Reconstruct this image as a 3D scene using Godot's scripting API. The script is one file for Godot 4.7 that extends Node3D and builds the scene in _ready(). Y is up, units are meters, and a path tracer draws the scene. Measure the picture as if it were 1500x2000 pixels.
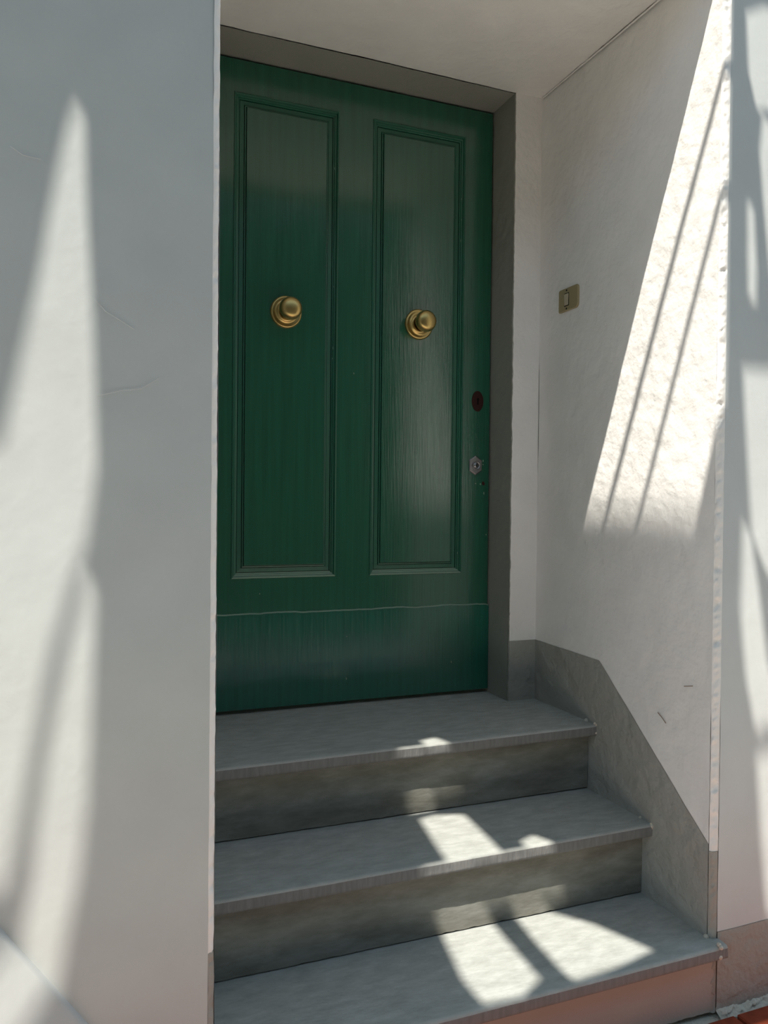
extends Node3D
# A green panelled door at the back of a plastered recess, three stone steps, sun through an added, unseen shade mask.
# y = 0 is the door sill, z = 0 the face of the door, x = 0 its right edge.

const XW := 0.111      # right side of the recess
const XL := -1.150     # left side of the recess
const ZB := 0.143      # face of the wall strip beside the door
const ZF := 0.977      # face of the street front
const HC := 2.10       # recess ceiling
const YF := -0.615     # street level
const XD := -1.054     # left edge of the door

var M := {}
var n_low := FastNoiseLite.new()
var n_mid := FastNoiseLite.new()
var n_fine := FastNoiseLite.new()
var rng := RandomNumberGenerator.new()
var used := {}

# ------------------------------------------------------------------ helpers
func numbered(called: String) -> String:
	if not used.has(called):
		used[called] = 0
		return called
	used[called] += 1
	return "%s_%03d" % [called, used[called]]

func new_st() -> SurfaceTool:
	var st := SurfaceTool.new()
	st.begin(Mesh.PRIMITIVE_TRIANGLES)
	return st

func obj(called: String, st: SurfaceTool, m: Material, parent: Node = self) -> MeshInstance3D:
	st.generate_normals()
	var o := MeshInstance3D.new()
	o.mesh = st.commit()
	o.material_override = m
	o.name = numbered(called) if parent == self else called
	o.cast_shadow = GeometryInstance3D.SHADOW_CASTING_SETTING_ON
	parent.add_child(o, true)
	return o

func thing(called: String, label: String, category: String, at := Vector3.ZERO, group := "") -> Node3D:
	var o := Node3D.new()
	o.name = numbered(called)
	o.position = at
	add_child(o, true)
	tag(o, label, category, group)
	return o

func tag(o: Node, label: String, category := "", group := "", kind := "") -> void:
	if label: o.set_meta("label", label)
	if category: o.set_meta("category", category)
	if group: o.set_meta("group", group)
	if kind: o.set_meta("kind", kind)

# a flat polygon, turned away from the point `inside`
func poly(st: SurfaceTool, pts: Array, inside: Vector3, group := 4294967295) -> void:
	st.set_smooth_group(group)
	var c := Vector3.ZERO
	for p in pts: c += p
	c /= pts.size()
	var n: Vector3 = (pts[1] - pts[0]).cross(pts[2] - pts[0])
	var flip := n.dot(c - inside) > 0.0
	for i in range(1, pts.size() - 1):
		st.add_vertex(pts[0])
		st.add_vertex(pts[i + 1] if flip else pts[i])
		st.add_vertex(pts[i] if flip else pts[i + 1])

func box(st: SurfaceTool, a: Vector3, b: Vector3) -> void:
	cbox(st, a, b, 0.0)

# a box with chamfered edges
func cbox(st: SurfaceTool, a: Vector3, b: Vector3, r: float) -> void:
	var lo := Vector3(min(a.x, b.x), min(a.y, b.y), min(a.z, b.z))
	var hi := Vector3(max(a.x, b.x), max(a.y, b.y), max(a.z, b.z))
	var mid := (lo + hi) / 2.0
	var v := func(sx: int, sy: int, sz: int, axis: int) -> Vector3:   # corner, pulled in on the two axes other than `axis`
		var q := Vector3(hi.x if sx > 0 else lo.x, hi.y if sy > 0 else lo.y, hi.z if sz > 0 else lo.z)
		if axis != 0: q.x -= sx * r
		if axis != 1: q.y -= sy * r
		if axis != 2: q.z -= sz * r
		return q
	for s in [-1, 1]:
		poly(st, [v.call(s, -1, -1, 0), v.call(s, 1, -1, 0), v.call(s, 1, 1, 0), v.call(s, -1, 1, 0)], mid)
		poly(st, [v.call(-1, s, -1, 1), v.call(1, s, -1, 1), v.call(1, s, 1, 1), v.call(-1, s, 1, 1)], mid)
		poly(st, [v.call(-1, -1, s, 2), v.call(1, -1, s, 2), v.call(1, 1, s, 2), v.call(-1, 1, s, 2)], mid)
	if r <= 0.0: return
	for s in [-1, 1]:
		for t in [-1, 1]:
			poly(st, [v.call(-1, s, t, 1), v.call(1, s, t, 1), v.call(1, s, t, 2), v.call(-1, s, t, 2)], mid)
			poly(st, [v.call(s, -1, t, 0), v.call(s, 1, t, 0), v.call(s, 1, t, 2), v.call(s, -1, t, 2)], mid)
			poly(st, [v.call(s, t, -1, 0), v.call(s, t, 1, 0), v.call(s, t, 1, 1), v.call(s, t, -1, 1)], mid)
			for w in [-1, 1]:
				poly(st, [v.call(s, t, w, 0), v.call(s, t, w, 1), v.call(s, t, w, 2)], mid)

# a smooth sheet: fn(i, j) gives the point; i runs to the right and j upwards as seen from its front
func sheet(st: SurfaceTool, nu: int, nv: int, fn: Callable, group := 1) -> void:
	st.set_smooth_group(group)
	var rows := []
	for i in nu + 1:
		var col := PackedVector3Array()
		col.resize(nv + 1)
		for j in nv + 1:
			col[j] = fn.call(i, j)
		rows.append(col)
	for i in nu:
		var p: PackedVector3Array = rows[i]
		var q: PackedVector3Array = rows[i + 1]
		for j in nv:
			st.add_vertex(p[j]); st.add_vertex(p[j + 1]); st.add_vertex(q[j + 1])
			st.add_vertex(p[j]); st.add_vertex(q[j + 1]); st.add_vertex(q[j])

# a lathed solid round `axis` (y of the profile runs along it)
func lathe(st: SurfaceTool, prof: Array, at: Transform3D, n := 40, group := 2) -> void:
	var k := prof.size()
	sheet(st, n, k - 1, func(i, j):
		var a: float = TAU * float(i % n) / n
		return at * Vector3(prof[j].x * cos(a), prof[j].y, -prof[j].x * sin(a)), group)

func wob(p: Vector3, low: float, mid: float, fine: float) -> float:
	return n_low.get_noise_3dv(p) * low + n_mid.get_noise_3dv(p) * mid + n_fine.get_noise_3dv(p) * fine

func spread(cuts: Array, step: float) -> PackedFloat64Array:      # the cuts, and points between them no further apart than step
	var r := PackedFloat64Array([cuts[0]])
	for i in range(1, cuts.size()):
		var n: int = max(1, int(ceil((cuts[i] - cuts[i - 1]) / step)))
		for k in range(1, n + 1):
			r.append(lerpf(cuts[i - 1], cuts[i], float(k) / n))
	return r

func along(line: Array, x: float) -> float:       # y of a polyline of Vector2 at x
	for i in range(1, line.size()):
		if x <= line[i].x or i == line.size() - 1:
			return lerpf(line[i - 1].y, line[i].y, (x - line[i - 1].x) / (line[i].x - line[i - 1].x))
	return line[0].y

# plaster between two polylines over the columns `us`; place(u, v) gives the flat point, `out` the way it bulges
func plaster(st: SurfaceTool, us: PackedFloat64Array, lo: Array, hi: Array, step: float, place: Callable, out: Vector3, amp: Vector3, flip := false, lift := 0.0) -> void:
	var tall := 0.0
	for u in us: tall = max(tall, along(hi, u) - along(lo, u))
	var nv: int = max(1, int(ceil(tall / step)))
	var nu := us.size() - 1
	sheet(st, nu, nv, func(i, j):
		var u: float = us[nu - i] if flip else us[i]
		var v: float = lerpf(along(lo, u), along(hi, u), float(j) / nv)
		var p: Vector3 = place.call(u, v)
		return p + out * (lift + wob(p, amp.x, amp.y, amp.z)))

func flat(a: float, b: float, y: float) -> Array:
	return [Vector2(a, y), Vector2(b, y)]

# ------------------------------------------------------------------ materials
func noise_tex(freq: float, octaves: int, seed_: int, kind := FastNoiseLite.TYPE_SIMPLEX_SMOOTH, lo := Color.BLACK, hi := Color.WHITE, size := 1024, gain := 0.5) -> NoiseTexture2D:
	var f := FastNoiseLite.new()
	f.noise_type = kind
	f.frequency = freq
	f.fractal_octaves = octaves
	f.fractal_gain = gain
	f.seed = seed_
	var t := NoiseTexture2D.new()
	t.width = size
	t.height = size
	t.seamless = true
	t.noise = f
	var g := Gradient.new()
	g.set_color(0, lo)
	g.set_color(1, hi)
	t.color_ramp = g
	return t

func mat(called: String, color: Color, rough: float, albedo: Texture2D = null, relief: Texture2D = null, deep := 0.0, scale := Vector3.ONE) -> StandardMaterial3D:
	var m := StandardMaterial3D.new()
	m.resource_name = called
	m.albedo_color = color
	m.roughness = rough
	m.metallic_specular = 0.35
	if albedo or relief:
		m.uv1_triplanar = true
		m.uv1_world_triplanar = true
		m.uv1_scale = scale
	if albedo: m.albedo_texture = albedo
	if relief:
		m.heightmap_enabled = true
		m.heightmap_texture = relief
		m.heightmap_scale = deep
	M[called] = m
	return m

func make_materials() -> void:
	var mottle := noise_tex(0.004, 5, 3, FastNoiseLite.TYPE_SIMPLEX_SMOOTH, Color(0.965, 0.965, 0.965), Color(1, 1, 1))
	var grain := noise_tex(0.03, 5, 5)
	var trowel := noise_tex(0.012, 5, 9, FastNoiseLite.TYPE_SIMPLEX)
	mat("plaster_shaded", Color(0.775, 0.79, 0.782), 0.9, mottle, grain, 0.03)  # street plaster, darkened in colour to deepen its shade against the recess
	mat("plaster_half_shaded", Color(0.82, 0.835, 0.83), 0.9, mottle, grain, 0.03)  # same plaster, less darkened because the right front looks brighter lit
	mat("plaster_lightened", Color(0.96, 0.952, 0.935), 0.85, mottle, trowel, 0.26)  # recess plaster lightened in colour, standing in for fill light
	mat("grey_paint", Color(0.645, 0.642, 0.612), 0.75, mottle, trowel, 0.60)
	mat("grey_paint_shaded", Color(0.61, 0.612, 0.575), 0.75, mottle, trowel, 0.16)  # the dado grey again, darkened for the shade in the door reveal
	var blotch := noise_tex(0.012, 7, 21, FastNoiseLite.TYPE_SIMPLEX_SMOOTH, Color(0.82, 0.82, 0.81), Color(1, 1, 1), 1024, 0.72)
	var speck := noise_tex(0.06, 4, 22)
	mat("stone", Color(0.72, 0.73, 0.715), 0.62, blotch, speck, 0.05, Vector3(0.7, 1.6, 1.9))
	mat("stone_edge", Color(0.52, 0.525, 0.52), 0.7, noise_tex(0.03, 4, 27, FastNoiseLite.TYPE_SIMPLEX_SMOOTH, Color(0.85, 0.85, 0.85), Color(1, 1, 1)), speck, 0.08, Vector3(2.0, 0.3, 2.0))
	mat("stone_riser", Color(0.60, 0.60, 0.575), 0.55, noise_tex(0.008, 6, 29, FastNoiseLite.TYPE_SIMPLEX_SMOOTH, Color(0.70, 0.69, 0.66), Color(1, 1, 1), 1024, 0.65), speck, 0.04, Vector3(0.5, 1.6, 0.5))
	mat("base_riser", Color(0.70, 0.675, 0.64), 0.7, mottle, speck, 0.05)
	mat("mortar", Color(0.80, 0.775, 0.72), 0.95, mottle, grain, 0.3, Vector3(3, 3, 3))
	mat("terracotta", Color(0.60, 0.28, 0.18), 0.7, noise_tex(0.01, 5, 31, FastNoiseLite.TYPE_SIMPLEX_SMOOTH, Color(0.78, 0.74, 0.72), Color(1, 1, 1)), speck, 0.05, Vector3(1.5, 1.5, 1.5))
	mat("bounce_paving", Color(0.91, 0.89, 0.85), 0.8, mottle, speck, 0.05)  # pale so that the unseen street throws light back
	mat("dark_stone", Color(0.36, 0.35, 0.31), 0.9, mottle, trowel, 0.4)
	# brushed door paint: strokes drawn out along y
	var strokes := noise_tex(0.02, 5, 41)
	var tone := noise_tex(0.006, 4, 43, FastNoiseLite.TYPE_SIMPLEX_SMOOTH, Color(0.86, 0.88, 0.88), Color(1, 1, 1))
	var gloss := noise_tex(0.035, 5, 53, FastNoiseLite.TYPE_SIMPLEX, Color(0.05, 0.05, 0.05), Color(1, 1, 1))
	for d in [["door_paint", Color(0.115, 0.395, 0.30)], ["door_sky_tint_paint", Color(0.065, 0.405, 0.325)]]:  # second colour is bluer: sky reflection low on the door, put into paint
		var m := mat(d[0], d[1], 0.26, tone, strokes, 0.025, Vector3(7.0, 0.25, 7.0))
		m.metallic_specular = 0.7
		m.clearcoat_enabled = true
		m.clearcoat = 1.0
		m.clearcoat_roughness = 0.17
		m.clearcoat_texture = gloss
		m.roughness_texture = noise_tex(0.02, 5, 47, FastNoiseLite.TYPE_SIMPLEX_SMOOTH, Color(0.35, 0.35, 0.35), Color(1.0, 1.0, 1.0))
	var dt := mat("door_trim", Color(0.115, 0.395, 0.30), 0.36, tone, strokes, 0.010, Vector3(4.0, 0.22, 4.0))
	dt.metallic_specular = 0.65
	mat("worn_edge", Color(0.52, 0.62, 0.55), 0.6)
	mat("worn_lit_sill", Color(0.50, 0.60, 0.53), 0.55)  # wear, plus light from above put into the colour
	var br := mat("brass", Color(0.82, 0.71, 0.46), 0.34)
	br.metallic = 1.0
	var ag := mat("aged_brass", Color(0.64, 0.59, 0.45), 0.5)
	ag.metallic = 0.15
	mat("ivory", Color(0.74, 0.70, 0.60), 0.5)
	var st := mat("steel", Color(0.60, 0.60, 0.61), 0.36)
	st.metallic = 1.0
	mat("rust", Color(0.22, 0.12, 0.10), 0.8)
	mat("black", Color(0.03, 0.03, 0.03), 0.9)
	mat("scuff", Color(0.55, 0.48, 0.42), 0.9)
	mat("hairline", Color(0.80, 0.80, 0.79), 0.95)
	var cv := mat("shade_mask_sheet", Color(0.90, 0.89, 0.86), 0.95)  # sheet of the added shade mask, translucent for soft fill light
	cv.backlight_enabled = true
	cv.backlight = Color(0.5, 0.5, 0.5)

# ------------------------------------------------------------------ scene
func _ready() -> void:
	rng.seed = 7
	n_low.seed = 11; n_low.frequency = 1.3; n_low.fractal_octaves = 3
	n_mid.seed = 12; n_mid.frequency = 9.0; n_mid.fractal_octaves = 3
	n_fine.seed = 13; n_fine.frequency = 45.0; n_fine.fractal_octaves = 3

	# camera
	var cam := Camera3D.new()
	cam.name = "camera"
	cam.fov = 65.666
	cam.position = Vector3(-1.4226, 0.6931, 2.5347)
	cam.rotation = Vector3(-0.0147, -0.3794, 0.0101)
	cam.near = 0.02
	add_child(cam)
	cam.current = true
	# sky, sun, exposure
	var env := Environment.new()
	var sky := Sky.new()
	var sm := ProceduralSkyMaterial.new()
	sm.sky_top_color = Color(0.62, 0.75, 0.86)
	sm.sky_horizon_color = Color(0.86, 0.90, 0.94)
	sm.ground_bottom_color = Color(0.55, 0.50, 0.45)
	sm.ground_horizon_color = Color(0.70, 0.68, 0.65)
	sm.sky_energy_multiplier = 0.92
	sky.sky_material = sm
	env.background_mode = Environment.BG_SKY
	env.sky = sky
	env.tonemap_mode = Environment.TONE_MAPPER_LINEAR
	env.tonemap_exposure = 1.9
	env.sdfgi_enabled = true
	env.ssao_enabled = true
	env.ssil_enabled = true
	var we := WorldEnvironment.new()
	we.name = "world_environment"
	we.environment = env
	add_child(we)
	var sun := DirectionalLight3D.new()
	sun.name = "sun"
	sun.light_color = Color(1.0, 0.975, 0.93)
	sun.light_energy = 1.27
	sun.light_angular_distance = 0.36
	sun.shadow_enabled = true
	add_child(sun)
	sun.look_at_from_position(Vector3(-1.2, 2.65, 1.0), Vector3.ZERO, Vector3.UP)

	make_materials()
	build_floor()
	build_walls()
	build_shade_mask()
	build_door()
	build_steps()
	build_bell()

func build_floor() -> void:
	var st := new_st()
	box(st, Vector3(-6, YF - 0.3, -0.4), Vector3(5, YF - 0.012, 4.3))
	var f := obj("floor", st, M.mortar)
	tag(f, "terracotta tiled street floor in front of the stone steps", "floor", "", "structure")
	var tile := new_st()
	cbox(tile, Vector3(-0.146, -0.02, -0.146), Vector3(0.146, 0.0, 0.146), 0.004)
	tile.generate_normals()
	var tm := tile.commit()
	for i in range(-7, 6):
		for k in 2:
			var o := MeshInstance3D.new()
			o.mesh = tm
			o.material_override = M.terracotta
			o.name = "tile"
			o.position = Vector3(0.02 + 0.302 * i, YF + rng.randf_range(-0.0015, 0.0015), ZF + 0.024 + 0.146 + 0.302 * k)
			f.add_child(o, true)
	# rest of the street, unseen: made pale to bounce light into the recess
	var far_ := new_st()
	cbox(far_, Vector3(-6, YF - 0.02, ZF + 0.024 + 0.302 * 2), Vector3(5, YF, 4.2), 0.004)
	cbox(far_, Vector3(-6, YF - 0.02, ZF + 0.02), Vector3(0.02 - 0.302 * 7.5, YF, ZF + 0.02 + 0.302 * 2), 0.004)
	cbox(far_, Vector3(0.02 + 0.302 * 5.5, YF - 0.02, ZF + 0.02), Vector3(5, YF, ZF + 0.02 + 0.302 * 2), 0.004)
	var fo := obj("paving", far_, M.bounce_paving, f)
	fo.set_meta("kind", "stuff")
	# ragged mortar fillet where the street front meets the floor
	var mo := new_st()
	sheet(mo, 260, 7, func(i, j):
		var x: float = lerpf(0.129, 1.6, i / 260.0)
		var t: float = j / 7.0
		var p := Vector3(x, lerpf(YF - 0.01, YF + 0.012, t), lerpf(ZF + 0.021, ZF - 0.004, t))
		var s: float = sin(PI * t)
		return p + Vector3(0, 0.3, 1).normalized() * (0.002 * s + s * (n_mid.get_noise_3dv(p * 3.0) * 0.008 + n_fine.get_noise_3dv(p) * 0.014)) + Vector3(0, 0, (1.0 - t) * (n_mid.get_noise_2d(x * 6.0, 5.0) * 0.008 + n_fine.get_noise_2d(x * 2.0, 5.0) * 0.006)))
	var op := new_st()
	cbox(op, Vector3(-6, YF - 0.2, 4.1), Vector3(5, 3.45, 4.4), 0.01)
	var ow := obj("wall_opposite", op, M.dark_stone)
	tag(ow, "dark stone garden wall on the other side of the street", "wall", "", "structure")
	var mf := obj("trim_1", mo, M.mortar)
	tag(mf, "ragged pale mortar fillet along the foot of the right street wall", "mortar", "", "structure")

func build_walls() -> void:
	var A := Vector3(0.004, 0.0005, 0.0001)     # street faces
	var B := Vector3(0.004, 0.0012, 0.0002)     # hand-trowelled recess
	# ---- right wall: recess side, rounded chipped corner, street face
	var dado := [Vector2(ZB, 0.209), Vector2(0.503, 0.203), Vector2(0.966, -0.182)]
	var zs := spread([ZB, 0.30, 0.503, 0.70, 0.966], 0.011)
	var side := func(u: float, v: float) -> Vector3: return Vector3(XW, v, u)
	var st := new_st()
	plaster(st, zs, dado, flat(ZB, 0.966, HC), 0.011, side, Vector3(-1, 0, 0), B)
	box(st, Vector3(XW + 0.008, YF - 0.2, -0.3), Vector3(4.0, HC + 1.6, ZF - 0.026))
	box(st, Vector3(XW + 0.05, YF - 0.2, -0.3), Vector3(4.0, HC + 1.6, ZF - 0.008))
	var xs := spread([XW + 0.019, 0.45, 1.2, 4.0], 0.014)
	xs = spread([XW + 0.019, 0.50], 0.010)
	for x in spread([0.50, 4.0], 0.2): if x > 0.5: xs.append(x)
	var face := func(u: float, v: float) -> Vector3: return Vector3(u, v, ZF)
	var wr := obj("wall_right", st, M.plaster_lightened)
	tag(wr, "white plastered wall at the right of the recess, with the doorbell", "wall", "", "structure")
	var cs := new_st()
	corner(cs, Vector2(XW, 0.966), Vector2(XW + 0.019, ZF), Vector2(XW, ZF), -0.198, HC + 0.002, 11, 0.0)
	obj("chipped_edge", cs, M.plaster_lightened, wr)
	st = new_st()
	plaster(st, xs, flat(xs[0], 4.0, -0.4057), flat(xs[0], 4.0, HC + 1.6), 0.014, face, Vector3(0, 0, 1), A)
	obj("street_face", st, M.plaster_half_shaded, wr)
	st = new_st()
	plaster(st, zs, flat(ZB, 0.966, YF), dado, 0.011, side, Vector3(-1, 0, 0), B, false, 0.0012)
	var dp := obj("dado", st, M.grey_paint, wr)
	dp.set_meta("label", "grey painted dado stepping down beside the stairs")
	st = new_st()
	plaster(st, xs, flat(xs[0], 4.0, YF), flat(xs[0], 4.0, -0.4057), 0.014, face, Vector3(0, 0, 1), A, false, 0.0012)
	obj("street_dado", st, M.grey_paint, wr)
	cs = new_st()
	corner(cs, Vector2(XW, 0.966), Vector2(XW + 0.019, ZF), Vector2(XW, ZF), YF, -0.198, 11, 0.0015)
	obj("dado_edge", cs, M.grey_paint, wr)
	# scuffs on the recess side
	var sc := new_st()
	scratch(sc, [Vector3(XW - 0.004, 0.110, 0.773), Vector3(XW - 0.004, 0.100, 0.790), Vector3(XW - 0.004, 0.088, 0.806)], 0.0014, Vector3(-1, 0, 0))
	obj("scuff", sc, M.scuff, wr)
	sc = new_st()
	scratch(sc, [Vector3(XW - 0.004, 0.205, 0.872), Vector3(XW - 0.004, 0.213, 0.905)], 0.001, Vector3(-1, 0, 0))
	obj("scuff", sc, M.scuff, wr)

	# ---- left wall
	st = new_st()
	var xl := spread([-1.60, -1.164], 0.010)
	var xw := PackedFloat64Array()
	for x in spread([-6.0, -1.60], 0.2): if x < -1.6: xw.append(x)
	xw.append_array(xl)
	plaster(st, xw, flat(-6, -1.164, YF), flat(-6, -1.164, HC + 1.6), 0.012, face, Vector3(0, 0, 1), A)
	box(st, Vector3(-6.0, YF - 0.2, -0.3), Vector3(XL - 0.008, HC + 1.6, ZF - 0.026))
	box(st, Vector3(-6.0, YF - 0.2, -0.3), Vector3(XL - 0.04, HC + 1.6, ZF - 0.008))
	var sl := func(u: float, v: float) -> Vector3: return Vector3(XL, v, u)
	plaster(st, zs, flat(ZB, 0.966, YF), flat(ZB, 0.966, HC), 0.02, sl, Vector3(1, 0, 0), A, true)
	var wl := obj("wall_left", st, M.plaster_shaded)
	tag(wl, "pale plastered street wall at the left of the recess with soft bands of sun", "wall", "", "structure")
	cs = new_st()
	corner(cs, Vector2(-1.164, ZF), Vector2(XL, 0.963), Vector2(XL, ZF), -0.200, HC + 0.002, 23, 0.0)
	obj("chipped_edge", cs, M.plaster_lightened, wl)  # lighter plaster puts the brighter light on this corner into its colour
	cs = new_st()
	corner(cs, Vector2(-1.164, ZF), Vector2(XL, 0.963), Vector2(XL, ZF), YF, -0.200, 23, 0.0005)
	obj("dado_edge", cs, M.grey_paint, wl)
	# the sloping plinth at the foot of the left wall
	st = new_st()
	var dl := [Vector2(-1.80, 0.287), Vector2(-1.157, -0.615)]
	sheet(st, 110, 40, func(i, j):
		var x: float = lerpf(-1.75, -1.157, i / 110.0)
		var top: float = along(dl, x)
		var v: float = lerpf(YF, top, j / 40.0)
		var p := Vector3(x, v, ZF + 0.014 + (top - v) * 0.24)
		return p + Vector3(0, 0, wob(p, 0.002, 0.001, 0.0003)))
	sheet(st, 110, 3, func(i, j):
		var x: float = lerpf(-1.75, -1.157, i / 110.0)
		var t: float = j / 3.0
		var p := Vector3(x + 0.006 * t, along(dl, x) + 0.0045 * t, ZF + 0.014 - 0.016 * t * t)
		return p + Vector3(0, 0, wob(p, 0.002, 0.001, 0.0003)))
	var zp := ZF + 0.014 + (along(dl, -1.75) - YF) * 0.24
	poly(st, [Vector3(-1.75, YF, ZF - 0.01), Vector3(-1.75, YF, zp), Vector3(-1.75, along(dl, -1.75), ZF + 0.014), Vector3(-1.744, along(dl, -1.75) + 0.0045, ZF - 0.01)], Vector3(-1.5, 0, ZF))
	var pl := obj("plinth", st, M.plaster_shaded, wl)
	pl.set_meta("label", "sloping plinth standing proud of the wall foot")
	var cr := new_st()
	for c in [[[185, 583], [205, 607], [232, 624], [262, 643]], [[190, 773], [235, 763], [275, 760], [312, 737]], [[20, 285], [45, 303], [80, 311]]]:
		var pts := []
		for q in c: pts.append(on_front(q[0], q[1]))
		scratch(cr, pts, 0.0006, Vector3(0, 0, 1))
	obj("hairline_crack", cr, M.hairline, wl)

	# ---- wall strips beside the door, and what lies behind
	st = new_st()
	var bx := spread([0.004, XW], 0.008)
	var back := func(u: float, v: float) -> Vector3: return Vector3(u, v, ZB)
	plaster(st, bx, flat(0.004, XW, 0.209), flat(0.004, XW, HC), 0.011, back, Vector3(0, 0, 1), Vector3(0.003, 0.001, 0.0002))
	box(st, Vector3(0.012, 0.003, -0.3), Vector3(XW + 0.02, HC + 0.3, ZB - 0.008))
	box(st, Vector3(XL - 0.02, 0.003, -0.3), Vector3(XD - 0.008, HC + 0.3, ZB))
	box(st, Vector3(XL - 0.02, 0.003, -0.3), Vector3(XW + 0.02, HC + 0.3, -0.12))
	var wb := obj("wall_back", st, M.plaster_lightened)
	tag(wb, "narrow white wall strip between the door reveal and the recess corner", "wall", "", "structure")
	st = new_st()
	plaster(st, bx, flat(0.004, XW, -0.003), flat(0.004, XW, 0.209), 0.011, back, Vector3(0, 0, 1), Vector3(0.003, 0.001, 0.0002), false, 0.001)
	obj("dado", st, M.grey_paint, wb)
	# grey reveal: right jamb, left jamb
	st = new_st()
	var zj := spread([-0.08, 0.0, ZB - 0.003], 0.008)
	plaster(st, zj, flat(-0.08, ZB, -0.003), flat(-0.08, ZB, HC), 0.011, func(u, v): return Vector3(0.002 + n_mid.get_noise_2d(v * 2.0, 3.0) * 0.003 * smoothstep(0.10, ZB, u), v, u), Vector3(-1, 0, 0), Vector3(0.003, 0.0016, 0.0004))
	sheet(st, 4, 220, func(i, j):
		var a: float = i / 4.0 * PI / 2.0
		var y: float = lerpf(-0.003, HC, j / 220.0)
		var p := Vector3(0.005 - 0.003 * cos(a) + n_mid.get_noise_2d(y * 2.0, 3.0) * 0.003, y, ZB - 0.003 + 0.004 * sin(a))
		return p + Vector3(-0.7, 0, 0.7) * sin(a * 2.0) * n_fine.get_noise_3dv(p) * 0.003)
	var jr := obj("jamb", st, M.grey_paint_shaded, wb)
	jr.set_meta("label", "grey painted reveal at the right of the door")
	st = new_st()
	plaster(st, zj, flat(-0.08, ZB, -0.003), flat(-0.08, ZB, HC), 0.03, func(u, v): return Vector3(XD - 0.002, v, u), Vector3(1, 0, 0), Vector3(0.002, 0.001, 0.0), true)
	obj("jamb", st, M.grey_paint_shaded, wb)

	# ---- ceiling of the recess and the wall above it
	st = new_st()
	var cx := spread([XL - 0.02, XW - 0.012], 0.014)
	sheet(st, cx.size() - 1, 60, func(i, j):
		var z: float = lerpf(ZB, ZF - 0.012, j / 60.0)
		var x: float = cx[i]
		if i == cx.size() - 1: x = XW + 0.004 - 0.010 * smoothstep(ZB + 0.01, ZB + 0.03, z) - absf(n_fine.get_noise_2d(z * 1.5, 1.0)) * 0.004
		var p := Vector3(x, HC, z)
		return p - Vector3(0, wob(p, 0.003, 0.0012, 0.0002), 0))
	box(st, Vector3(XL - 0.02, HC + 0.03, -0.3), Vector3(XW + 0.02, HC + 0.3, ZF - 0.02))
	var ce := obj("ceiling", st, M.plaster_lightened)
	tag(ce, "white plastered ceiling of the recess above the door", "ceiling", "", "structure")
	st = new_st()
	sheet(st, 60, 12, func(i, j):
		var p := Vector3(lerpf(XL - 0.02, 0.004, i / 60.0), HC - 0.003, lerpf(-0.08, ZB, j / 12.0))
		p.z += (n_mid.get_noise_2d(p.x * 2.0, 8.0) * 0.002 if j == 12 else 0.0)
		return p - Vector3(0, wob(p, 0.002, 0.0010, 0.0002), 0))
	var hd := obj("head_reveal", st, M.grey_paint_shaded, ce)
	hd.set_meta("label", "grey painted soffit strip over the door")
	# a painted cable tucked into the joint of ceiling and right wall
	st = new_st()
	var run := []
	for i in 61:
		var z: float = lerpf(ZB + 0.012, 0.95, i / 60.0)
		run.append(Vector3(XW - 0.006 - 0.001 * n_mid.get_noise_2d(z, 2.0), HC - 0.004 + 0.0015 * n_mid.get_noise_2d(z * 1.3, 9.0), z))
	tube(st, run, 0.0028)
	obj("cable", st, M.plaster_lightened, ce)
	st = new_st()
	box(st, Vector3(XL - 0.02, HC + 0.001, ZF - 0.05), Vector3(XW + 0.02, HC + 1.6, ZF - 0.004))
	var wf := obj("wall_front", st, M.plaster_shaded)
	tag(wf, "white street wall above the recess opening", "wall", "", "structure")

func on_front(px: float, py: float) -> Vector3:      # where a point of the street front lies, from measured picture coordinates
	var d := Basis.from_euler(Vector3(-0.0147, -0.3794, 0.0101)) * Vector3((px - 750.0) / 1550.0, (1000.0 - py) / 1550.0, -1.0)
	var o := Vector3(-1.4226, 0.6931, 2.5347)
	return o + d * ((ZF + 0.0025 - o.z) / d.z)

# the rounded, chipped arris between two faces: from a to b (x, z), bulging towards c
func corner(st: SurfaceTool, a: Vector2, b: Vector2, c: Vector2, y0: float, y1: float, seed_: int, lift: float) -> void:
	var n := int((y1 - y0) / 0.005)
	var rough: float = 0.4 if seed_ == 23 else 0.85
	var out2 := (c - (a + b) / 2.0).normalized()
	sheet(st, 7, n, func(i, j):
		var t: float = i / 7.0
		var y: float = lerpf(y0, y1, float(j) / n)
		var q: Vector2 = a.lerp(b, t)
		var s: float = sin(PI * t)
		var p := Vector3(q.x, y, q.y)
		var e := Vector3(p.x, p.y + seed_, p.z)
		var d: float = s * 0.0035 + lift + rough * s * (n_mid.get_noise_3dv(e) * 0.0045 + n_fine.get_noise_3dv(e) * 0.0085)
		var chip: float = n_mid.get_noise_2d(y * 1.7, seed_ * 3.1)
		d -= rough * s * maxf(0.0, chip - 0.20) * 0.03
		var k: float = n_mid.get_noise_2d(y * 2.5, seed_ * 1.7 + t) * 0.003
		return p + Vector3(out2.x * d, k * s, out2.y * d) + Vector3(signf(b.x - a.x) * 0.001, 0, 0) * n_mid.get_noise_2d(y, 4.0 + seed_))

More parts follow.
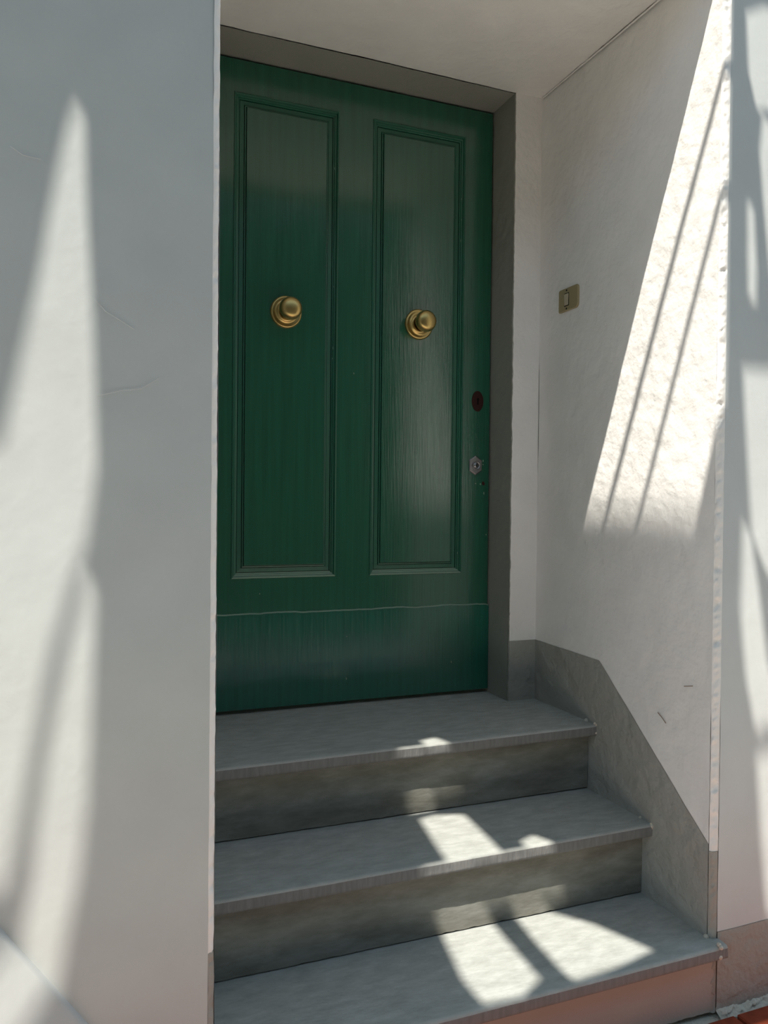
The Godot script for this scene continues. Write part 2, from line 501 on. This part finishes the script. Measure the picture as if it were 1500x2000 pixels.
func scratch(st: SurfaceTool, pts: Array, w: float, n: Vector3) -> void:      # a thin ridge along a line
	st.set_smooth_group(4294967295)
	for i in pts.size() - 1:
		var a: Vector3 = pts[i]
		var b: Vector3 = pts[i + 1]
		var side := (b - a).normalized().cross(n) * w
		var mid := (a + b) / 2.0 - n * 0.01
		poly(st, [a + side, b + side, b + n * 0.0004, a + n * 0.0004], mid)
		poly(st, [a - side, b - side, b + n * 0.0004, a + n * 0.0004], mid)

func tube(st: SurfaceTool, pts: Array, r: float, n := 8) -> void:
	sheet(st, n, pts.size() - 1, func(i, j):
		var d: Vector3 = (pts[min(j + 1, pts.size() - 1)] - pts[max(j - 1, 0)]).normalized()
		var u := d.cross(Vector3.UP if absf(d.y) < 0.9 else Vector3.RIGHT).normalized()
		var v := d.cross(u)
		var a: float = -TAU * (i % n) / n
		return pts[j] + (u * cos(a) + v * sin(a)) * r, 3)

# ------------------------------------------------------------------ added shade mask, out of view above the street
func build_shade_mask() -> void:
	var holes := [  # outlines shaped so that sun lands in the wanted patches
		[-1.370,1.624,-1.442,1.627,-1.370,1.633,-1.442,1.636,-1.370,1.641,-1.442,1.645,-1.370,1.650,-1.442,1.653,-1.370,1.659,-1.442,1.662,-1.370,1.667,-1.442,1.671,-1.370,1.676,-1.442,1.680,-1.370,1.685,-1.442,1.689,-1.370,1.693,-1.442,1.698,-1.370,1.702,-1.442,1.707,-1.370,1.711,-1.442,1.716,-1.370,1.719,-1.442,1.725,-1.370,1.728,-1.442,1.734,-1.370,1.737,-1.442,1.743,-1.370,1.745,-1.442,1.752,-1.370,1.754,-1.442,1.761,-1.370,1.763,-1.442,1.769,-1.370,1.771,-1.442,1.778,-1.370,1.780,-0.855,1.797,-0.659,1.634,-0.659,1.534],
		[-1.370,1.802,-1.442,1.805,-1.370,1.811,-1.442,1.814,-1.370,1.819,-1.442,1.822,-1.370,1.828,-1.442,1.831,-1.370,1.837,-1.442,1.840,-1.370,1.845,-1.442,1.849,-1.370,1.854,-1.442,1.858,-1.370,1.863,-1.442,1.867,-1.370,1.871,-1.442,1.876,-1.370,1.880,-1.442,1.885,-1.370,1.889,-1.442,1.894,-1.370,1.897,-1.442,1.903,-1.370,1.906,-1.442,1.912,-1.370,1.915,-1.442,1.921,-1.370,1.923,-1.442,1.930,-1.370,1.932,-0.993,1.912,-0.877,1.815],
		[-1.370,1.950,-1.442,1.959,-1.370,1.959,-1.442,1.968,-1.370,1.968,-1.442,1.977,-1.370,1.976,-1.442,1.987,-1.370,1.985,-1.442,1.996,-1.370,1.994,-1.442,2.005,-1.370,2.002,-1.442,2.015,-1.370,2.011,-1.442,2.024,-1.370,2.020,-1.442,2.034,-1.370,2.028,-1.442,2.043,-1.370,2.037,-1.442,2.052,-1.370,2.046,-1.442,2.062,-1.370,2.054,-1.442,2.071,-1.370,2.063,-1.442,2.080,-1.370,2.072,-1.442,2.090,-1.370,2.081,-1.442,2.099,-1.370,2.089,-1.442,2.109,-1.370,2.098,-1.442,2.118,-1.370,2.107,-1.442,2.127,-1.370,2.115,-1.442,2.137,-1.370,2.124,-1.442,2.146,-1.370,2.133,-1.442,2.155,-1.370,2.141,-1.442,2.165,-1.370,2.150,-1.442,2.174,-1.370,2.159,-1.248,2.124,-1.018,1.932],
		[-0.751,1.751,-0.683,1.741,-0.590,1.738,-0.732,1.862,-0.781,1.839,-0.820,1.843,-0.808,1.808],
		[-0.803,1.846,-0.735,1.865,-0.941,2.078,-1.017,2.080,-0.898,1.932,-0.857,1.884],
		[-0.957,1.936,-0.935,1.934,-0.992,1.993,-1.035,2.028,-1.060,2.029,-1.013,1.985],
		[-1.152,2.094,-0.991,2.090,-1.270,2.335,-1.301,2.283,-1.305,2.253,-1.192,2.133],
		[-1.324,2.243,-1.306,2.250,-1.344,2.308,-1.399,2.385,-1.400,2.449,-1.487,2.446,-1.519,2.455,-1.489,2.398,-1.433,2.332],
		[-1.542,2.476,-1.370,2.456,-1.449,2.661,-1.692,2.642,-1.624,2.563],
		[-2.583,1.953,-2.573,1.955,-2.649,2.023,-2.722,2.093,-2.841,2.199,-2.922,2.253,-2.986,2.285,-3.084,2.337,-3.160,2.382,-3.245,2.433,-3.332,2.484,-3.402,2.494,-3.052,2.202,-2.978,2.184,-2.804,2.083,-2.712,2.026,-2.618,1.969],
		[-2.946,2.274,-2.944,2.285,-3.037,2.360,-3.137,2.435,-3.213,2.485,-3.316,2.547,-3.377,2.589,-3.449,2.642,-3.533,2.632,-3.417,2.565,-3.322,2.504,-3.227,2.442,-3.137,2.386,-3.056,2.338,-2.992,2.302],
		[-2.282,1.963,-2.230,1.950,-2.219,1.996,-2.214,2.018,-2.292,2.020],
		[-2.289,2.008,-2.210,2.008,-2.225,2.015,-2.302,2.015],
		[-2.397,2.083,-2.343,2.071,-2.263,2.093,-2.281,2.321,-2.285,2.358,-2.442,2.352,-2.424,2.235],
		[-2.203,2.310,-2.151,2.288,-2.130,2.337,-2.135,2.366,-2.214,2.362],
		[-2.206,2.348,-2.124,2.349,-2.139,2.355,-2.224,2.355],
		[-2.360,2.004,-2.281,2.005,-2.340,2.041,-2.418,2.043],
		[-2.497,2.347,-2.385,2.347,-2.421,2.372,-2.528,2.377],
		[-2.271,2.346,-2.185,2.347,-2.233,2.377,-2.314,2.378],
		[-2.521,2.355,-2.413,2.342,-2.376,2.358,-2.394,2.633,-2.467,2.673,-2.563,2.669,-2.565,2.574],
		[-2.300,2.356,-2.222,2.354,-2.127,2.477,-2.064,2.631,-2.202,2.658,-2.325,2.667,-2.326,2.611,-2.317,2.484],
	]
	var c := CSGBox3D.new()
	c.name = "added_shade_mask"
	c.size = Vector3(7.4, 0.004, 2.0)
	c.position = Vector3(-1.6, 4.0, 0.80 + 1.0)
	c.material_override = M.shade_mask_sheet
	for h in holes:
		var pg := PackedVector2Array()
		for i in range(0, h.size(), 2): pg.append(Vector2(h[i] - c.position.x, h[i + 1] - c.position.z))
		var k := CSGPolygon3D.new()
		k.name = "opening"
		k.polygon = pg
		k.depth = 0.4
		k.operation = CSGShape3D.OPERATION_SUBTRACTION
		k.rotation.x = PI / 2
		k.position.y = -0.2
		c.add_child(k, true)
	add_child(c)
	tag(c, "added unseen canopy with holes shaped to throw the sun patches", "canopy", "", "structure")

# ------------------------------------------------------------------ door
# mitred mouldings round a rectangle: prof holds (distance inwards, height); the bottom run may go to a tool of its own
func mould(st: SurfaceTool, low: SurfaceTool, x0: float, x1: float, y0: float, y1: float, prof: Array) -> void:
	var c := Vector3((x0 + x1) / 2.0, (y0 + y1) / 2.0, 0)
	var ring := func(q: Vector2) -> Array:
		return [Vector3(x0 + q.x, y0 + q.x, q.y), Vector3(x1 - q.x, y0 + q.x, q.y), Vector3(x1 - q.x, y1 - q.x, q.y), Vector3(x0 + q.x, y1 - q.x, q.y)]
	for i in prof.size() - 1:
		var a: Array = ring.call(prof[i])
		var b: Array = ring.call(prof[i + 1])
		for k in 4:
			var l := (k + 1) % 4
			var mid: Vector3 = (a[k] + a[l]) / 2.0
			var way := Vector3(c.x - mid.x, 0, 0).normalized() if k % 2 == 1 else Vector3(0, c.y - mid.y, 0).normalized()
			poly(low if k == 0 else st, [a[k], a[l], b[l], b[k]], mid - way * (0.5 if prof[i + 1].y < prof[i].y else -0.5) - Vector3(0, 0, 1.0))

func build_door() -> void:
	var d := Node3D.new()
	d.name = "door_1"
	add_child(d)
	tag(d, "green painted wooden door with two tall raised panels and brass knobs", "door", "", "structure")
	var y0 := 0.436
	var y1 := 1.986
	var top := HC - 0.012
	var stile := func(a: float, b: float, lo: float, hi: float, called: String) -> void:
		var st := new_st()
		cbox(st, Vector3(a, lo, -0.045), Vector3(b, hi, 0.0), 0.0)
		obj(called, st, M.door_paint, d)
	stile.call(XD + 0.003, -0.937, 0.015, top, "stile")
	stile.call(-0.1135, -0.005, 0.015, top, "stile")
	stile.call(-0.937, -0.1135, y1, top, "rail")
	stile.call(-0.937, -0.1135, 0.02, y0, "rail")
	stile.call(-0.586, -0.465, y0, y1, "mullion")
	var prof := [Vector2(0.0, 0.0), Vector2(0.0012, 0.003), Vector2(0.005, 0.0035), Vector2(0.0075, 0.0), Vector2(0.0083, -0.004), Vector2(0.013, -0.005), Vector2(0.0142, -0.009), Vector2(0.0178, -0.010), Vector2(0.0182, -0.017), Vector2(0.0200, -0.017), Vector2(0.0203, -0.0115)]
	var inner := [Vector2(0.0203, -0.0115), Vector2(0.0335, -0.0105), Vector2(0.0338, -0.017), Vector2(0.0354, -0.017), Vector2(0.0357, -0.0075), Vector2(0.0394, -0.007), Vector2(0.0397, -0.0125), Vector2(0.0412, -0.0125), Vector2(0.0416, -0.003), Vector2(0.0430, -0.0025)]
	for s in [[-0.937, -0.586], [-0.465, -0.1135]]:
		var st := new_st()
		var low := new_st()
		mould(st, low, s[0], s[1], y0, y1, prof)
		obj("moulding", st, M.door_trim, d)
		var so := obj("moulding", low, M.worn_lit_sill, d)
		so.set_meta("label", "worn bottom moulding with light from above in its pale colour")
		st = new_st()
		mould(st, st, s[0], s[1], y0, y1, inner)
		obj("panel_border", st, M.door_trim, d)
		st = new_st()
		var f: float = 0.0430
		var x0: float = s[0] + f
		var x1: float = s[1] - f
		sheet(st, 14, 60, func(i, j):
			var p := Vector3(lerpf(x0, x1, i / 14.0), lerpf(y0 + f, y1 - f, j / 60.0), -0.0025)
			var e: float = minf(minf(i, 14 - i) / 3.0, minf(j, 60 - j) / 6.0)
			return p + Vector3(0, 0, n_low.get_noise_3dv(p * 1.6) * 0.0015 * minf(1.0, e)))
		obj("panel", st, M.door_paint, d)
		var back := new_st()
		box(back, Vector3(s[0], y0, -0.04), Vector3(s[1], y1, -0.03))
		obj("panel_back", back, M.black, d)
	# kick board, standing a little proud with a worn upper edge
	var kb := new_st()
	sheet(kb, 90, 30, func(i, j):
		var p := Vector3(lerpf(XD + 0.003, -0.0015, i / 90.0), lerpf(0.014, edge_y(lerpf(XD, 0.0, i / 90.0)), j / 30.0), 0.0045)
		return p + Vector3(0, 0, n_low.get_noise_3dv(p * 1.4) * 0.0012))
	box(kb, Vector3(XD + 0.003, 0.014, -0.04), Vector3(-0.0015, 0.316, 0.002))
	var ko := obj("kick_board", kb, M.door_sky_tint_paint, d)
	var we := new_st()
	sheet(we, 90, 3, func(i, j):
		var x: float = lerpf(XD + 0.003, -0.0015, i / 90.0)
		var t: float = j / 3.0
		return Vector3(x, edge_y(x) - 0.001 + 0.0042 * t, 0.0056 - 0.0052 * t * t + n_low.get_noise_3dv(Vector3(x, 0.32, 0) * 1.4) * 0.0012))
	obj("worn_edge", we, M.worn_edge, ko)
	# knobs
	var turn := Basis(Vector3.RIGHT, PI / 2)
	for k in [Vector3(-0.763, 1.304, -0.0025), Vector3(-0.288, 1.307, -0.0025)]:
		var at := Transform3D(turn, k)
		var st := new_st()
		lathe(st, [Vector2(0.0175, 0.020), Vector2(0.0165, 0.034), Vector2(0.021, 0.043), Vector2(0.029, 0.0455), Vector2(0.0345, 0.050), Vector2(0.0366, 0.057), Vector2(0.0366, 0.064), Vector2(0.0352, 0.070), Vector2(0.0322, 0.0755), Vector2(0.0270, 0.0795), Vector2(0.0200, 0.0820), Vector2(0.0120, 0.0835), Vector2(0.0055, 0.0841), Vector2(0.0001, 0.0842)], at)
		var ko2 := obj("knob", st, M.brass, d)
		ko2.set_meta("label", "round brass pull knob")
		st = new_st()
		lathe(st, [Vector2(0.0525, 0.0), Vector2(0.0530, 0.003), Vector2(0.0518, 0.007), Vector2(0.0485, 0.0095), Vector2(0.0445, 0.0095), Vector2(0.0405, 0.0075), Vector2(0.0360, 0.0085), Vector2(0.0320, 0.0125), Vector2(0.0285, 0.0150), Vector2(0.0250, 0.0150), Vector2(0.0230, 0.0120), Vector2(0.0175, 0.0120)], at)
		obj("rose", st, M.brass, ko2)
	# old keyhole plate
	var es := new_st()
	oval(es, Vector3(-0.054, 1.053, 0.0), 0.0235, 0.037, 0.0022)
	var eo := obj("keyhole_plate", es, M.rust, d)
	eo.set_meta("label", "rusty oval keyhole plate")
	es = new_st()
	oval(es, Vector3(-0.0535, 1.059, 0.0018), 0.0045, 0.0055, 0.0007)
	cbox(es, Vector3(-0.0563, 1.040, 0.0015), Vector3(-0.0507, 1.058, 0.0025), 0.0003)
	obj("keyhole", es, M.black, eo)
	# modern hexagonal lock
	var lx := new_st()
	var c := Vector3(-0.0605, 0.822, 0.0)
	var hexa := func(r: float, z: float) -> Array:
		var q := []
		for v in [[0.0, 0.0345], [0.0255, 0.0185], [0.0255, -0.0185], [0.0, -0.0345], [-0.0255, -0.0185], [-0.0255, 0.0185]]:
			q.append(c + Vector3(v[0] * r, v[1] * r, z))
		return q
	var r0: Array = hexa.call(1.0, 0.0)
	var r1: Array = hexa.call(1.0, 0.004)
	var r2: Array = hexa.call(0.88, 0.0065)
	for i in 6:
		var k := (i + 1) % 6
		poly(lx, [r0[i], r0[k], r1[k], r1[i]], c)
		poly(lx, [r1[i], r1[k], r2[k], r2[i]], c)
	poly(lx, r2, c)
	var lo := obj("lock", lx, M.steel, d)
	lo.set_meta("label", "six-sided steel cylinder lock")
	lx = new_st()
	lathe(lx, [Vector2(0.0165, 0.006), Vector2(0.0165, 0.0095), Vector2(0.0150, 0.0105), Vector2(0.0125, 0.0100), Vector2(0.0118, 0.0080), Vector2(0.0095, 0.0080), Vector2(0.0090, 0.0098), Vector2(0.0001, 0.0100)], Transform3D(turn, c))
	obj("cylinder", lx, M.steel, lo)
	lx = new_st()
	cbox(lx, c + Vector3(-0.0016, -0.0055, 0.0096), c + Vector3(0.0016, 0.0055, 0.0104), 0.0003)
	obj("keyway", lx, M.black, lo)
	# chipped paint by the lock and specks on the boards
	for q in [[-0.0285, 0.839, 0.005, 0.009, 0], [-0.0345, 0.829, 0.004, 0.008, 0], [-0.0285, 0.826, 0.003, 0.005, 0], [-0.0585, 0.757, 0.007, 0.004, 0], [-0.0385, 0.755, 0.006, 0.006, 0], [-0.0265, 0.757, 0.013, 0.016, 1], [-0.024, 0.722, 0.003, 0.010, 0], [-0.013, 0.573, 0.004, 0.005, 0],
			[-0.527, 1.120, 0.0025, 0.006, 2], [-0.602, 1.795, 0.002, 0.009, 2], [-0.601, 1.404, 0.002, 0.006, 2], [-0.602, 1.20, 0.002, 0.012, 2], [-0.603, 1.165, 0.002, 0.007, 2], [-0.128, 1.765, 0.002, 0.006, 2], [-0.128, 1.692, 0.002, 0.008, 2], [-0.129, 1.619, 0.002, 0.010, 2], [-0.128, 0.508, 0.002, 0.008, 2], [-0.205, 0.437, 0.003, 0.004, 2], [-0.843, 0.386, 0.003, 0.004, 2], [-0.545, 0.089, 0.003, 0.009, 3], [-0.15, 0.119, 0.003, 0.009, 3], [-0.545, 0.232, 0.003, 0.003, 3]]:
		var ch := new_st()
		var z: float = 0.0045 if q[4] == 3 else 0.0
		var p := Vector3(q[0], q[1], z)
		var n := 7
		var pts := []
		for i in n:
			var a := TAU * i / n
			var r := rng.randf_range(0.35, 0.6)
			pts.append(p + Vector3(cos(a) * q[2] * r, sin(a) * q[3] * r, 0.0012))
		poly(ch, pts, p - Vector3(0, 0, 0.01))
		for i in n:
			poly(ch, [pts[i], pts[(i + 1) % n], pts[(i + 1) % n] - Vector3(0, 0, 0.002), pts[i] - Vector3(0, 0, 0.002)], p)
		obj("paint_chip", ch, M.rust if q[4] == 1 else M.worn_edge, d)

func edge_y(x: float) -> float:      # the kick board's wavy upper edge
	return 0.3215 + n_mid.get_noise_2d(x * 0.8, 4.0) * 0.004 + n_fine.get_noise_2d(x, 6.0) * 0.0008 - 0.0045 * smoothstep(-0.02, 0.0, x)

func oval(st: SurfaceTool, c: Vector3, rx: float, ry: float, h: float) -> void:
	var n := 28
	for i in n:
		var a := TAU * i / n
		var b := TAU * (i + 1) / n
		var p := func(t: float, k: float, z: float) -> Vector3: return c + Vector3(cos(t) * rx * k, sin(t) * ry * k, z)
		poly(st, [p.call(a, 1.0, 0.0), p.call(b, 1.0, 0.0), p.call(b, 1.0, h * 0.5), p.call(a, 1.0, h * 0.5)], c)
		poly(st, [p.call(a, 1.0, h * 0.5), p.call(b, 1.0, h * 0.5), p.call(b, 0.9, h), p.call(a, 0.9, h)], c)
		poly(st, [p.call(a, 0.9, h), p.call(b, 0.9, h), c + Vector3(0, 0, h)], c)

# ------------------------------------------------------------------ steps
func build_steps() -> void:
	var g := "stone steps up to the green door"
	step(0.0, 0.4966, -0.06, XW + 0.001, -0.2116, 0.4966 - 0.042, "topmost grey stone step, forming the sill under the green door", g, 1)
	step(-0.2116, 0.7564, 0.40, XW + 0.001, -0.4232, 0.7564 - 0.042, "middle grey stone step with one square patch of sunlight", g, 2)
	step(-0.4232, 1.0135, 0.66, XW + 0.022, YF, 0.974, "lowest grey stone step with two patches of sunlight, above the floor", g, 3)

func step(y: float, z: float, zback: float, xr: float, ylow: float, zr: float, label: String, g: String, seed_: int) -> void:
	var t := thing("stone_step", label, "step", Vector3((XL + XW) / 2.0, ylow, zr), g)
	var off := t.position
	var th := 0.034
	var r := 0.009 if seed_ < 3 else 0.011
	var prof := [Vector2(zr - 0.05, -th), Vector2(z - 0.03, -th), Vector2(z - 0.003, -th), Vector2(z, -th + 0.003)]
	for i in 4: prof.append(Vector2(z, lerpf(-th + 0.003, -r, (i + 1) / 4.0)))
	for i in 5:
		var a := (i + 1) / 5.0 * PI / 2.0
		prof.append(Vector2(z - r * (1.0 - cos(a)), -r + r * sin(a)))
	for i in 24: prof.append(Vector2(lerpf(z - r, zback, (i + 1) / 24.0), 0.0))
	var st := new_st()
	var xs := spread([XL - 0.01, xr - 0.004, xr], 0.008)
	var nu := xs.size() - 1
	var fn := func(i: int, j: int) -> Vector3:
		var p := Vector3(xs[i], y + prof[j].y, prof[j].x)
		var e := p + Vector3(0, seed_ * 3.0, 0)
		var edge: float = 1.0 if j >= 3 and j <= 13 else 0.25
		p.z += (n_mid.get_noise_3dv(e) * 0.0016 + n_fine.get_noise_3dv(e) * 0.0007) * edge
		p.y += n_low.get_noise_3dv(e) * 0.0016 + n_mid.get_noise_3dv(e) * 0.0006 * edge
		if j > 3 and i == nu: p.x -= 0.003 * absf(n_fine.get_noise_3dv(e))
		return p - off
	sheet(st, nu, 8, func(i, j): return fn.call(i, j))
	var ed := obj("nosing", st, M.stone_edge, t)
	st = new_st()
	sheet(st, nu, prof.size() - 9, func(i, j): return fn.call(i, j + 8))
	var cap := []
	for j in range(1, prof.size()): cap.append(fn.call(nu, j))
	cap.append(Vector3(xr, y - th, zback) - off)
	poly(st, cap, Vector3(xr - 0.1, y, z - 0.1) - off)
	box(st, Vector3(XL - 0.01, y - th, zback) - off, Vector3(xr - 0.004, y - 0.006, zr - 0.04) - off)
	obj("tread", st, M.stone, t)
	st = new_st()
	var yb := ylow + 0.003
	sheet(st, 120, 18, func(i, j):
		var p := Vector3(lerpf(XL - 0.01, XW - 0.002 if seed_ < 3 else XW + 0.030, i / 120.0), lerpf(yb, y - th, j / 18.0), zr)
		var e := p + Vector3(0, seed_ * 5.0, 0)
		p.z += n_low.get_noise_3dv(e) * 0.002 + n_mid.get_noise_3dv(e) * 0.0008
		if j == 0: p.y += absf(n_mid.get_noise_2d(p.x * 3.0, seed_)) * 0.004
		return p - off)
	box(st, Vector3(XL - 0.01, yb + 0.004, zr - 0.20) - off, Vector3(XW + 0.01, y - th, zr - 0.004) - off)
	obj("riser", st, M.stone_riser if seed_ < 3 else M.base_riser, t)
	# crumbs of mortar where the slab meets the wall
	for k in 5:
		var mo := new_st()
		var q := Vector3(XW - 0.002, y - rng.randf_range(-0.004, 0.030) , z - rng.randf_range(0.0, 0.012)) if k < 4 else Vector3(XW - 0.003, y + 0.001, z - 0.05)
		var rad := rng.randf_range(0.004, 0.008)
		lathe(mo, [Vector2(0.0001, -rad), Vector2(rad * 0.8, -rad * 0.6), Vector2(rad, 0), Vector2(rad * 0.7, rad * 0.7), Vector2(0.0001, rad)], Transform3D(Basis.from_euler(Vector3(rng.randf() * 3.0, rng.randf() * 3.0, 0)), q - off), 8)
		obj("mortar_crumb", mo, M.mortar, t)

# ------------------------------------------------------------------ doorbell
func build_bell() -> void:
	var c := Vector3(XW - 0.002, 1.3625, 0.322)
	var t := thing("doorbell", "old brass doorbell plate with a small rocker on the white recess wall", "doorbell", c)
	var h := Vector2(0.0545, 0.0375)
	var ring := func(k: float, x: float) -> Array:
		var q := []
		for s in [[1, 1, 0.012], [1, -1, 0.014], [-1, -1, 0.004], [-1, 1, 0.006]]:
			for i in 5:
				var a: float = i / 4.0 * PI / 2.0
				var r: float = s[2] * k
				var u := sin(a) if s[0] * s[1] < 0 else cos(a)
				var v := cos(a) if s[0] * s[1] < 0 else sin(a)
				var cz: float = s[0] * (h.x - r - (1.0 - k) * 0.02)
				var cy: float = s[1] * (h.y - r - (1.0 - k) * 0.02)
				if s[0] * s[1] > 0:
					u = sin(a); v = cos(a)
				q.append(Vector3(x, cy + s[1] * v * r, cz + s[0] * u * r))
		# keep the outline in order round the plate
		var m := Vector3(x, 0, 0)
		q.sort_custom(func(a, b): return atan2(a.y - m.y, a.z - m.z) < atan2(b.y - m.y, b.z - m.z))
		return q
	var st := new_st()
	var a0: Array = ring.call(1.0, 0.003)
	var a1: Array = ring.call(1.0, -0.0035)
	var a2: Array = ring.call(0.9, -0.0055)
	for i in a0.size():
		var k := (i + 1) % a0.size()
		poly(st, [a0[i], a0[k], a1[k], a1[i]], Vector3.ZERO)
		poly(st, [a1[i], a1[k], a2[k], a2[i]], Vector3.ZERO)
	poly(st, a2, Vector3.ZERO)
	obj("plate", st, M.aged_brass, t)
	st = new_st()
	cbox(st, Vector3(-0.0062, -0.0225, -0.0205), Vector3(-0.0050, 0.0205, 0.0055), 0.0003)
	obj("opening", st, M.black, t)
	st = new_st()
	var w := Vector3(0, 0, 0)
	poly(st, [Vector3(-0.0062, -0.0195, -0.0195), Vector3(-0.0062, -0.0195, 0.0025), Vector3(-0.0075, 0.0175, 0.0025), Vector3(-0.0075, 0.0175, -0.0195)], w)
	for f in [[Vector3(-0.0062, -0.0195, 0.0025), Vector3(-0.0075, 0.0175, 0.0025), Vector3(-0.005, 0.0175, 0.0045), Vector3(-0.005, -0.0195, 0.0045)],
			[Vector3(-0.0062, -0.0195, -0.0195), Vector3(-0.0062, -0.0195, 0.0025), Vector3(-0.005, -0.0195, 0.0025), Vector3(-0.005, -0.0195, -0.0195)],
			[Vector3(-0.0075, 0.0175, -0.0195), Vector3(-0.0075, 0.0175, 0.0025), Vector3(-0.005, 0.0175, 0.0025), Vector3(-0.005, 0.0175, -0.0195)],
			[Vector3(-0.0062, -0.0195, -0.0195), Vector3(-0.0075, 0.0175, -0.0195), Vector3(-0.005, 0.0175, -0.0195), Vector3(-0.005, -0.0195, -0.0195)]]:
		poly(st, f, w)
	obj("rocker", st, M.ivory, t)
	for y in [0.0295, -0.0305]:
		st = new_st()
		lathe(st, [Vector2(0.0032, 0.0), Vector2(0.0032, 0.0012), Vector2(0.0022, 0.0018), Vector2(0.0001, 0.0018)], Transform3D(Basis(Vector3.BACK, PI / 2), Vector3(-0.005, y, -0.008)), 14)
		obj("screw", st, M.black, t)
